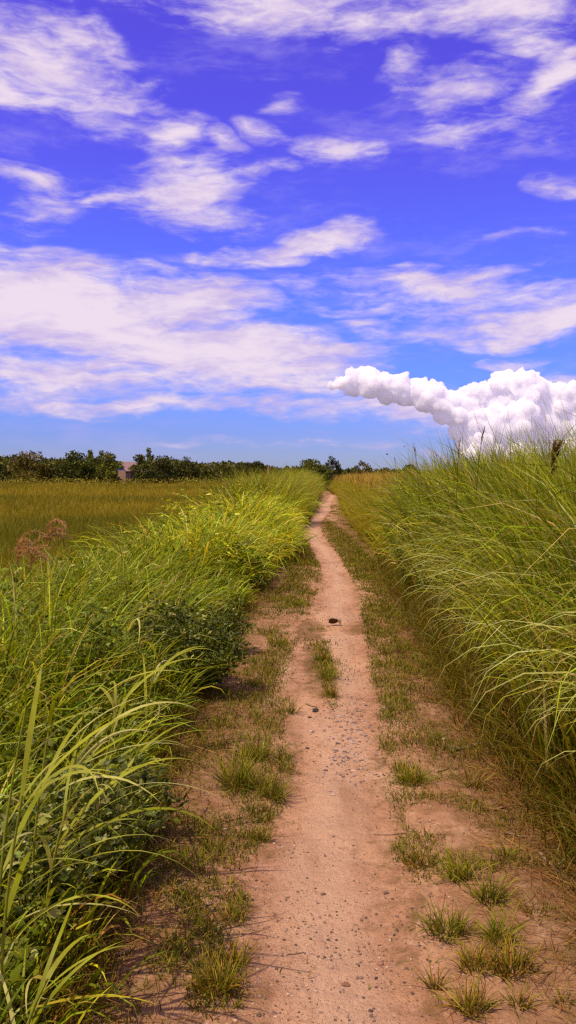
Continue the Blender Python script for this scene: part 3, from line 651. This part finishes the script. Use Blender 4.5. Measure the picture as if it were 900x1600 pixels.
bush(352, 985, 7.4, .26, .50, 50, 2600, .034, DKL, "smaller dark bush behind the large one at the path side")
bush(372, 890, 11.5, .38, .72, 40, 1500, .06, LTL, "mid-green leafy bush at the foot of the yellow grass")
bush(125, 1245, 3.15, .32, .50, 50, 2300, .034, GYL, "grey-green broad-leaved weed low at the left near the path edge", asp=.62)
bush(45, 1290, 2.75, .24, .50, 40, 1500, .036, GYL, "grey-green broad-leaved plant at the left edge of the view", asp=.62)
bush(205, 1215, 3.6, .22, .36, 30, 1300, .032, DKL, "small dark leafy weed right of the grey-green broad-leaved weed")
bush(150, 930, 5.2, .32, .88, 36, 1400, .045, LTL, "light green leafy plant standing among tall grass on the left bank")

def reed(x0, y0, h, lv, label, cols, rz=0):
    h *= .82
    z = float(hgt(x0, y0)); e = empty('reed_plant', (x0, y0, z), label, "reed", "broad-bladed reeds in the near left bank")
    T = np.linspace(0, 1, 6); S = np.stack([.10 * T ** 2 * math.cos(rz), .10 * T ** 2 * math.sin(rz), h * T], 1); sb = Buf(); tube(sb, S, np.linspace(.006, .003, 6), (1, 1, 1), 5); sb.build('stem', M_STEM, e)
    for (t, azd, L_, W_, th, cu, c) in lv:
        p = np.array([[np.interp(t, T, S[:, i]) for i in range(3)]]); lb = Buf(); c_ = np.array([cols[c]]) * rng.uniform(.9, 1.1)
        blades(lb, p, np.array([L_]), np.array([W_]), np.array([math.radians(azd)]), np.array([th]), np.array([cu]), c_ * .75, c_, 12, .25, floor=.02 - z)
        lb.build('blade', M_REED, e)
RC = [(.26, .30, .016), (.50, .50, .26), (.50, .42, .03), (.36, .39, .05)]
def fan(n, h, a0, spread, seed, pale=.35, L0=.36, W0=.0145):
    r_ = np.random.default_rng(seed); out = []
    for i in range(n):
        out.append((r_.uniform(.25, .98), a0 + r_.normal(0, spread), L0 * r_.uniform(.7, 1.35), W0 * r_.uniform(.7, 1.25), r_.uniform(.5, .95), r_.uniform(.7, 1.8), int(r_.choice([0, 1, 2, 3], p=[.35, pale, .0, .65 - pale]))))
    return out
for (u, v, Y, h, a0, seed, lab) in [
    (-20, 900, 2.35, 1.12, 10, 1, "tallest reed at the far left edge with wide pale blades bending over"),
    (40, 960, 2.7, 1.05, -10, 2, "reed with pale diagonal blades right of the tallest left-edge reed"),
    (95, 1010, 3.0, .92, -20, 3, "reed with arching blades pointing to the path in the middle of the left bank"),
    (-10, 1060, 2.2, .90, -30, 4, "yellowish reed low at the left edge of the view"),
    (150, 1060, 3.4, .80, 0, 5, "reed leaning right beside the dark bush with long narrow blades"),
    (225, 1020, 4.6, .80, -10, 6, "reed in front of the dark bush, its tips hanging over the leaves"),
    (60, 1150, 2.55, .70, -15, 7, "short reed above the grey-green weeds at the left"),
    (20, 1380, 2.05, .42, -20, 8, "low yellow-bladed reed in the bottom left of the bank"),
    (180, 950, 5.0, .95, 20, 9, "upright green reed behind the arching ones on the left bank")]:
    c = at(u, v, Y); reed(c[0], c[1], h, fan(11 if seed != 8 else 9, h, a0, 55, seed, .35, .46 if seed != 8 else .32), lab, RC, math.radians(a0))
c = at(-6, 1540, 2.18); reed(c[0], c[1], .20, [(.95, -3, .36, .008, 1.25, .42, 2), (.7, 30, .22, .008, .8, 1.0, 0), (.8, 100, .2, .008, .5, .9, 0)], "small reed at the bottom left with one long yellow blade lying almost level", RC)

# pinkish drooping plumes at the left
def plume(u, v, Y, label, n_tail, h, cols, az0, Lh, droop=1.9):
    c = at(u, v, Y); z = float(hgt(c[0], c[1])); e = empty('plume_grass', (c[0], c[1], z), label, "plume grass", "flowering grass plumes")
    top = c[2] - z; T = np.linspace(0, 1, 8); S = np.stack([.05 * T ** 2 * math.cos(az0), .05 * T ** 2 * math.sin(az0), top * T], 1)
    sb = Buf(); tube(sb, S, np.linspace(.004, .0018, 8), (1, 1, 1), 5); sb.build('stem', M_STEM, e)
    pb = Buf(); n = n_tail
    for k in range(n):
        a = az0 + rng.normal(0, .5); t0 = rng.uniform(.86, 1.0); p0 = np.array([np.interp(t0, T, S[:, i]) for i in range(3)])
        m_ = 26; s_ = np.linspace(0, 1, m_); th = .15 + droop * s_ + rng.normal(0, .1); L_ = Lh * rng.uniform(.7, 1.2)
        r_ = np.cumsum(np.sin(th)) * L_ / m_; zz = np.cumsum(np.cos(th)) * L_ / m_
        Q = p0 + np.stack([r_ * math.cos(a), r_ * math.sin(a), zz], 1)
        tube(pb, Q[::3], .0008, np.array(cols[0]) * .6, 3, cap=False)
        for _ in range(3):
            blades(pb, Q + rng.normal(0, .002, Q.shape), np.full(m_, .035) * rng.uniform(.6, 1.3, m_), np.full(m_, .0042), a + rng.normal(0, .8, m_), th + rng.normal(0, .3, m_), rng.uniform(0, .7, m_), pick(cols, [1] * len(cols), m_), pick(cols, [1] * len(cols), m_), 2, floor=-1)
    pb.build('plume', M_PLUME, e)
PK = [(.40, .21, .19), (.50, .30, .25), (.32, .16, .13)]
plume(62, 826, 5.2, "rightmost and highest pinkish drooping plume at the left side of the field edge", 7, 1, PK, -.2, .17)
plume(40, 850, 5.0, "middle pinkish plume drooping to the right at the left side", 6, 1, PK, -.5, .18)
plume(16, 858, 4.9, "leftmost pinkish plume hanging at the left edge of the view", 6, 1, PK, -.3, .18)
plume(852, 698, 5.2, "dark reddish-brown seed head poking above the crest of the right grass wall", 7, 1, [(.10, .045, .035), (.16, .08, .05), (.07, .03, .03)], .3, .11, .55)

def stalk(u, v, ub, vb, Y, label):
    a = at(u, v, Y); c = at(ub, vb, Y + .1); z = float(hgt(c[0], c[1]))
    T = np.linspace(0, 1, 9)[:, None]; mid = np.array([c[0] + (c[0] - a[0]) * .1, c[1], c[2] * .5]); p0 = np.array([c[0] + (c[0] - a[0]) * .3, c[1], z])
    S = p0 * (1 - T) ** 2 + 2 * (1 - T) * T * c + a * T ** 2
    bb = Buf(); tube(bb, S, np.linspace(.0045, .0022, 9), np.array((.10, .085, .03)), 5)
    m_ = 26; t_ = rng.uniform(.82, 1, m_); Q = np.stack([np.interp(t_, T[:, 0], S[:, i]) for i in range(3)], 1)
    blades(bb, Q, np.full(m_, .05), np.full(m_, .004), rng.random(m_) * 6.28, np.abs(rng.normal(.3, .2, m_)), rng.uniform(0, .5, m_), tint((.14, .09, .05), m_), tint((.16, .10, .06), m_), 2, floor=-1)
    props(bb.build('seed_stalk', M_PLUME, loc=p0), label, "grass stalk", "bare seed stalks above the grass")
stalk(757, 672, 740, 715, 6.5, "thin dark seed stalk slanting right above the grass crest, in front of the cloud base")
stalk(646, 698, 657, 722, 9.5, "thin seed stalk leaning left at the end of the tall grass crest")
stalk(719, 690, 712, 715, 7.5, "short upright seed stalk between the two slanting ones on the crest")
stalk(616, 715, 622, 738, 16, "faint thin stalk above the yellowish far grass on the right")

# ------------------------------------------------------------------ trees along the far edge
def tree(u, vtop, vbase, Y, wpx, label, pal, dens=1.0, nblob=7, sparse=False, group="trees beyond the field", name='tree', low=.12):
    c = at(u, vbase, Y); k = Y / FPX; H = at(u, vtop, Y)[2]; Wd = wpx * k
    e = empty(name, (c[0], c[1], 0), label, "tree", group)
    tb = Buf(); lf = Buf()
    T = np.linspace(0, 1, 7); S = np.stack([rng.normal(0, .05 * Wd, 7) * T, rng.normal(0, .05 * Wd, 7) * T, H * .80 * T], 1)
    tube(tb, S, np.linspace(.035, .010, 7) * H * (.7 if sparse else 1), (1, 1, 1), 7)
    for i in range(nblob):
        f = (i + .5) / nblob; zc = H * (low + (.86 - low) * f) ; q = i * 2.4 + rng.normal(0, .4)
        rad = Wd * .5 * (rng.uniform(.35, .75)) * (1 - .60 * max(0, f - .55) / .45)
        ctr = np.array([math.cos(q) * rad, math.sin(q) * rad, zc]); 
        if i == nblob - 1: ctr = np.array([rng.normal(0, .08) * Wd, 0, H * .88])
        t0 = np.clip(zc / (H * .8) - .25, .08, .95); p0 = np.array([np.interp(t0, T, S[:, j]) for j in range(3)])
        tube(tb, [p0, (p0 + ctr) / 2 + np.array([0, 0, -.04 * H]), ctr], [.013 * H, .008 * H, .003 * H], (1, 1, 1), 5)
        n = int((130 if sparse else 300) * dens)
        br = np.array([Wd * .26, Wd * .26, H * .125]) * rng.uniform(.75, 1.15) * (.7 if sparse else 1)
        p = rng.normal(size=(n, 3)); p /= np.linalg.norm(p, axis=1, keepdims=True); p *= (rng.random((n, 1)) ** .45); p[:, 2] += (fbm(p[:, 0] * 2 + i, p[:, 1] * 2, 1., 2, i) - .5) * .8
        P = ctr + p * br; P[:, 2] = np.maximum(P[:, 2], .15)
        shade_ = rng.uniform(.7, 1.3)
        leaves(lf, P, rng.normal(size=(n, 3)) + p * .8, np.clip(H * (.055 if sparse else .075), .2, .50) * rng.uniform(.5, 1.25, n), .6, pick(*pal, n, dv=.25) * shade_)
    tb.build('trunk', M_BARK, e); lf.build('crown', M_TREE, e)
TG = ([(.060, .075, .012), (.095, .105, .016), (.035, .050, .010), (.14, .13, .022)], [4, 4, 3, 1])
TB = ([(.10, .085, .016), (.15, .115, .022), (.065, .06, .012)], [4, 3, 3])
TL = ([(.12, .135, .016), (.17, .165, .02), (.07, .085, .012)], [4, 3, 3])
TD = ([(.042, .048, .012), (.068, .07, .016), (.03, .034, .010)], [4, 3, 3])
A = "trees beyond the field"
tree(2, 716, 750, 132, 56, "dark round tree at the far left edge of the treeline", TG)
tree(45, 706, 751, 128, 78, "wide brownish bushy tree near the left end of the treeline", TB, 1.1, 9)
tree(84, 716, 750, 136, 50, "low rounded tree between the wide brownish tree and the next dark one", TG)
tree(115, 706, 751, 128, 54, "compact dark green tree left of the two spindly treetops", TG, 1.1, 8)
tree(141, 701, 750, 131, 22, "left of the two tall spindly trees with thin crowns", TL, 1.0, 7, True, low=.45)
tree(158, 702, 750, 132, 20, "right of the two tall spindly trees with thin crowns", TL, 1.0, 7, True, low=.45)
tree(150, 716, 751, 130, 46, "dense low tree growing under the two spindly treetops", TG)
tree(172, 708, 751, 122, 40, "yellowish-green tree immediately left of the hut", TL, 1.0, 8)
tree(223, 710, 750, 122, 42, "mid-green tree immediately right of the hut", TG, 1.0, 8)
tree(235, 698, 750, 131, 18, "single tall wispy treetop right of the hut", TL, .8, 6, True, low=.5)
tree(256, 713, 752, 120, 54, "dark spreading tree in front of the treeline right of the wispy treetop", TD, 1.1, 9)
tree(293, 712, 746, 130, 38, "open dark tree with a broken crown standing above the low scrub", TD, .9, 8, True, low=.35)
tree(276, 722, 748, 132, 36, "low dark tree left of the open broken-crowned tree", TG)
tree(322, 728, 748, 136, 50, "low flat-topped tree right of the open broken-crowned tree", TG)
tree(352, 727, 748, 134, 46, "small round tree at the middle of the treeline over the field end", TG)
tree(380, 723, 748, 130, 48, "dark tree above the beginning of the yellow bank", TD)
tree(409, 721, 748, 128, 38, "tallest brownish-dark tree behind the thin post", TD)
tree(436, 734, 748, 125, 40, "low dark tree right of the thin post", TG)
tree(462, 736, 750, 122, 40, "low dark tree immediately left of the dense central tree", TD)
tree(492, 719, 757, 88, 62, "dense green tree standing where the path disappears", TG, 1.6, 12, low=.06)
tree(483, 718, 752, 92, 26, "pointed green top rising from the left of the dense central tree", TG, 1.2, 6, low=.3)
tree(519, 713, 752, 95, 30, "open sparse tree with bare branches just right of the dense central tree", TD, 1.0, 8, True, low=.55)
tree(532, 732, 752, 100, 22, "small dark conical tree at the end of the path", TD)
tree(549, 733, 748, 105, 30, "dark low tree right of the end of the path", TD)
tree(568, 718, 748, 84, 36, "thin half-bare treetop above the yellowish right bank", TB, .8, 7, True, low=.5)
tree(600, 732, 748, 88, 40, "brownish low tree behind the yellowish right bank", TB)
tree(645, 726, 748, 84, 34, "dark rounded treetop showing over the right bank near the tall grass", TD, 1.1)

b = Buf(); n = 34000     # low unbroken scrub under and behind the trees
u = rng.uniform(-120, 720, n); Yd = np.where(u < 470, rng.uniform(128, 150, n), rng.uniform(95, 115, n))
top = np.interp(u, [-120, 0, 60, 110, 185, 190, 206, 212, 260, 300, 400, 470, 520, 560, 640, 720], [719, 719, 720, 721, 722, 739, 739, 722, 725, 727, 726, 731, 737, 736, 736, 738])
R_ = np.array([at(a, t_, yy) for a, t_, yy in zip(u, top, Yd)])
P = R_.copy(); P[:, 2] = np.maximum(.1, R_[:, 2] * rng.random(n) ** .6 * (1 + (fbm(R_[:, 0], R_[:, 1] * 0, .22, 3, 130) - .5) * .6))
leaves(b, P, rng.normal(size=(n, 3)), rng.uniform(.3, .75, n), .6, pick([(.06, .072, .012), (.11, .11, .018), (.13, .10, .022), (.04, .052, .010)], [4, 3, 2, 3], n, dv=.25))
props(b.build('scrub', M_TREE), "unbroken band of dark scrub along the far side of the field", "scrub", kind='stuff')
b = Buf(); n = 5000      # paler scrub in front of the trees
u = rng.uniform(-60, 400, n); Yd = rng.uniform(112, 126, n); R_ = np.array([at(a, 745, yy) for a, yy in zip(u, Yd)]); P = R_.copy(); P[:, 2] = rng.random(n) ** .8 * (.7 + 1.5 * np.clip(fbm(R_[:, 0], R_[:, 1], .18, 3, 140) - .3, 0, 1))
leaves(b, P, rng.normal(size=(n, 3)), rng.uniform(.15, .4, n), .5, pick([(.17, .17, .02), (.24, .21, .025), (.28, .20, .03)], [4, 3, 2], n, dv=.2))
props(b.build('low_bushes', M_TREE), "pale green low growth at the foot of the treeline", "scrub", kind='stuff')

# hut between the trees
M_HW = plain_mat("hut_wall", (.24, .15, .12), (.32, .20, .16), 2, .9, .1); M_HR = plain_mat("hut_roof", (.27, .16, .16), (.34, .22, .21), 3, .7, .2); M_HB = plain_mat("blue_panel", (.03, .06, .42), (.05, .09, .5), 2, .6, .1)
c = at(199, 740, 127); e = empty('hut', (c[0], 127, 0), "small hut with pinkish roof and a blue gable half hidden among the trees", "hut", rz=.95)
def boxm(bb, x0, x1, y0, y1, z0, z1):
    V = [[x, y, z] for x in (x0, x1) for y in (y0, y1) for z in (z0, z1)]; bb.add(np.array(V), [[0, 1, 3, 2], [4, 6, 7, 5], [0, 4, 5, 1], [2, 3, 7, 6], [0, 2, 6, 4], [1, 5, 7, 3]], np.ones(3))
bb = Buf(); boxm(bb, -1.5, 1.5, -1.2, 1.2, 0, 2.25); bb.build('wall', M_HW, e, smooth=False)
bb = Buf()
for sg in (-1, 1):
    V = np.array([[-1.7, 0, 3.55], [1.7, 0, 3.55], [1.7, sg * 1.5, 2.15], [-1.7, sg * 1.5, 2.15]]); V2 = V - [0, 0, .07]
    bb.add(np.concatenate([V, V2]), [[0, 1, 2, 3], [7, 6, 5, 4], [0, 4, 5, 1], [1, 5, 6, 2], [2, 6, 7, 3], [3, 7, 4, 0]], np.ones(3))
bb.build('roof', M_HR, e, smooth=False)
for sg in (-1, 1):
    bb = Buf(); V = np.array([[sg * 1.5, -1.18, 2.26], [sg * 1.5, 1.18, 2.26], [sg * 1.5, 0, 3.36]]); V2 = V - [sg * .08, 0, 0]
    bb.add(np.concatenate([V, V2]), [[0, 1, 2], [5, 4, 3]], np.ones(3)); bb.add(np.concatenate([V, V2]), [[0, 3, 4, 1], [1, 4, 5, 2], [2, 5, 3, 0]], np.ones(3)); bb.build('gable', M_HB, e, smooth=False)
bb = Buf(); boxm(bb, -.45, .45, -1.26, -1.203, 0, 1.95); bb.build('door', M_BARK, e, smooth=False)

# thin post at the end of the yellow bank
c = at(419, 745, 48); bb = Buf(); S = np.array([[0, 0, 0], [.02, 0, .8], [.01, .01, 1.6], [.03, 0, 2.15]]); tube(bb, S + np.array([c[0], 48, 0]), [.075, .07, .07, .06], np.ones(3), 8)
props(bb.build('wooden_post', M_TWIG, loc=(c[0], 48, 0)), "thin weathered post standing up out of the left bank in front of the trees", "post")

# two birds far off
def bird(u, v, Y, sp, label, rz):
    c = at(u, v, Y); e = empty('flying_bird', tuple(c), label, "bird", "tiny birds in the air", rz)
    bb = Buf(); T = np.linspace(-1, 1, 9); tube(bb, np.stack([T * 0, T * .09, -.01 * T ** 2], 1), .026 * np.sqrt(np.clip(1 - T ** 2, .04, 1)), np.array((.03, .03, .035)), 8)
    V = np.array([[0, -.08, 0], [-.03, -.16, 0], [.03, -.16, 0]]); bb.add(V, [[0, 1, 2]], np.array((.03, .03, .035))); bb.build('body', M_STONE, e)
    for sg in (-1, 1):
        wb = Buf(); V = np.array([[sg * .015, .05, .01], [sg * .015, -.04, .01], [sg * sp * .5, .05, .06], [sg * sp * .5, -.02, .06], [sg * sp, -.05, .03]]); wb.add(V[[0, 2, 3, 1]], [[0, 1, 2, 3]], np.array((.035, .033, .04))); wb.add(V[[2, 4, 3]], [[0, 1, 2]], np.array((.035, .033, .04))); wb.build('wing', M_STONE, e)
bird(605, 710, 60, .17, "lower left of the tiny dark birds above the right bank", .9)
bird(632, 698, 60, .17, "upper right of the tiny dark birds above the right bank", -.5)

# ------------------------------------------------------------------ cumulus bank low in the sky at the right
CD = 3000.0; KP = CD / FPX
SP = [(520, 604, 8), (534, 598, 12), (550, 590, 14), (552, 608, 14), (576, 586, 18), (576, 606, 20), (598, 600, 17), (604, 616, 18), (622, 600, 16), (634, 616, 22), (652, 604, 17), (664, 624, 24), (682, 612, 16), (690, 634, 24), (706, 624, 18), (716, 648, 26), (738, 616, 18), (744, 640, 26), (716, 676, 14), (724, 700, 16),
      (764, 632, 28), (756, 610, 12), (772, 604, 15), (788, 592, 16), (790, 616, 28), (812, 592, 15), (816, 614, 26), (836, 604, 19), (852, 622, 26), (872, 612, 16), (884, 632, 28), (905, 626, 22), (925, 640, 32), (965, 640, 38), (1010, 650, 42), (1060, 660, 44), (738, 680, 26), (764, 668, 34), (806, 660, 40), (856, 666, 44), (910, 676, 46), (975, 686, 50), (1045, 692, 46),
      (748, 706, 26), (806, 706, 34), (866, 710, 32), (935, 712, 30), (1005, 714, 28), (1110, 690, 38)]
r2 = np.random.default_rng(3); sph = []
for (u, v, r) in SP:
    c = at(u, v, CD); c[1] += r2.uniform(-.6, .6) * r * KP + (max(0, v - 640)) * KP * -.2; R0 = r * KP * .92; sph.append((c, R0))
    c = c.copy()
    for _ in range(8):
        d = r2.normal(size=3); d[2] = d[2] * .8 + .35; d[1] = -abs(d[1]); d /= np.linalg.norm(d); rr = R0 * r2.uniform(.36, .62); c2 = c + d * R0 * .80; sph.append((c2, rr))
        for _ in range(3):
            d2 = r2.normal(size=3) + d * .8; d2 /= np.linalg.norm(d2); sph.append((c2 + d2 * rr * .85, rr * r2.uniform(.35, .6)))
bm = bmesh.new(); bmesh.ops.create_icosphere(bm, subdivisions=2, radius=1); bm.verts.ensure_lookup_table()
V0 = np.array([q.co[:] for q in bm.verts]); F0 = np.array([[q.index for q in f.verts] for f in bm.faces]); bm.free()
bb = Buf()
for c, r in sph: bb.add(V0 * r + c, F0, np.ones(3))
tmp = bb.build('tmp_cloud', M_STONE)
mo = tmp.modifiers.new('r', 'REMESH'); mo.mode = 'VOXEL'; mo.voxel_size = 2.6
ms = tmp.modifiers.new('s', 'SMOOTH'); ms.factor = .5; ms.iterations = 3
dg = bpy.context.evaluated_depsgraph_get(); me = bpy.data.meshes.new_from_object(tmp.evaluated_get(dg)); bpy.data.objects.remove(tmp)
nv = len(me.vertices); co = np.empty(nv * 3, np.float32); me.vertices.foreach_get('co', co); co = co.reshape(-1, 3)
no = np.empty(nv * 3, np.float32); me.vertices.foreach_get('normal', no); no = no.reshape(-1, 3)
from mathutils import noise as mn
dsp = np.array([mn.fractal(Vector(p) * .028, .9, 2.1, 5) for p in co.tolist()])
co = co + no * (dsp * 5.0)[:, None]; base = np.array([at(850, 742, CD)[0], CD, 0], np.float32); me.vertices.foreach_set('co', (co - base).ravel().astype(np.float32)); me.update()
for p in me.polygons: p.use_smooth = True
mc, k, o = new_mat("cloud")
vs = k.n.new('ShaderNodeVolumePrincipled'); vs.inputs['Color'].default_value = (.975, .965, .99, 1); vs.inputs['Density'].default_value = .11; vs.inputs['Anisotropy'].default_value = .0
vs.inputs['Emission Color'].default_value = (.84, .74, 1.0, 1); vs.inputs['Emission Strength'].default_value = .0070; k.l.new(vs.outputs[0], o.inputs['Volume'])  # faint lavender glow added in place of light scattered within the cloud
me.materials.clear(); me.materials.append(mc); me.name = 'cumulus_cloud'
oc = bpy.data.objects.new('cumulus_cloud', me); COL.objects.link(oc); oc.location = base.tolist()
props(oc, "billowing white cumulus cloud bank low in the sky above the right grass", "cloud")
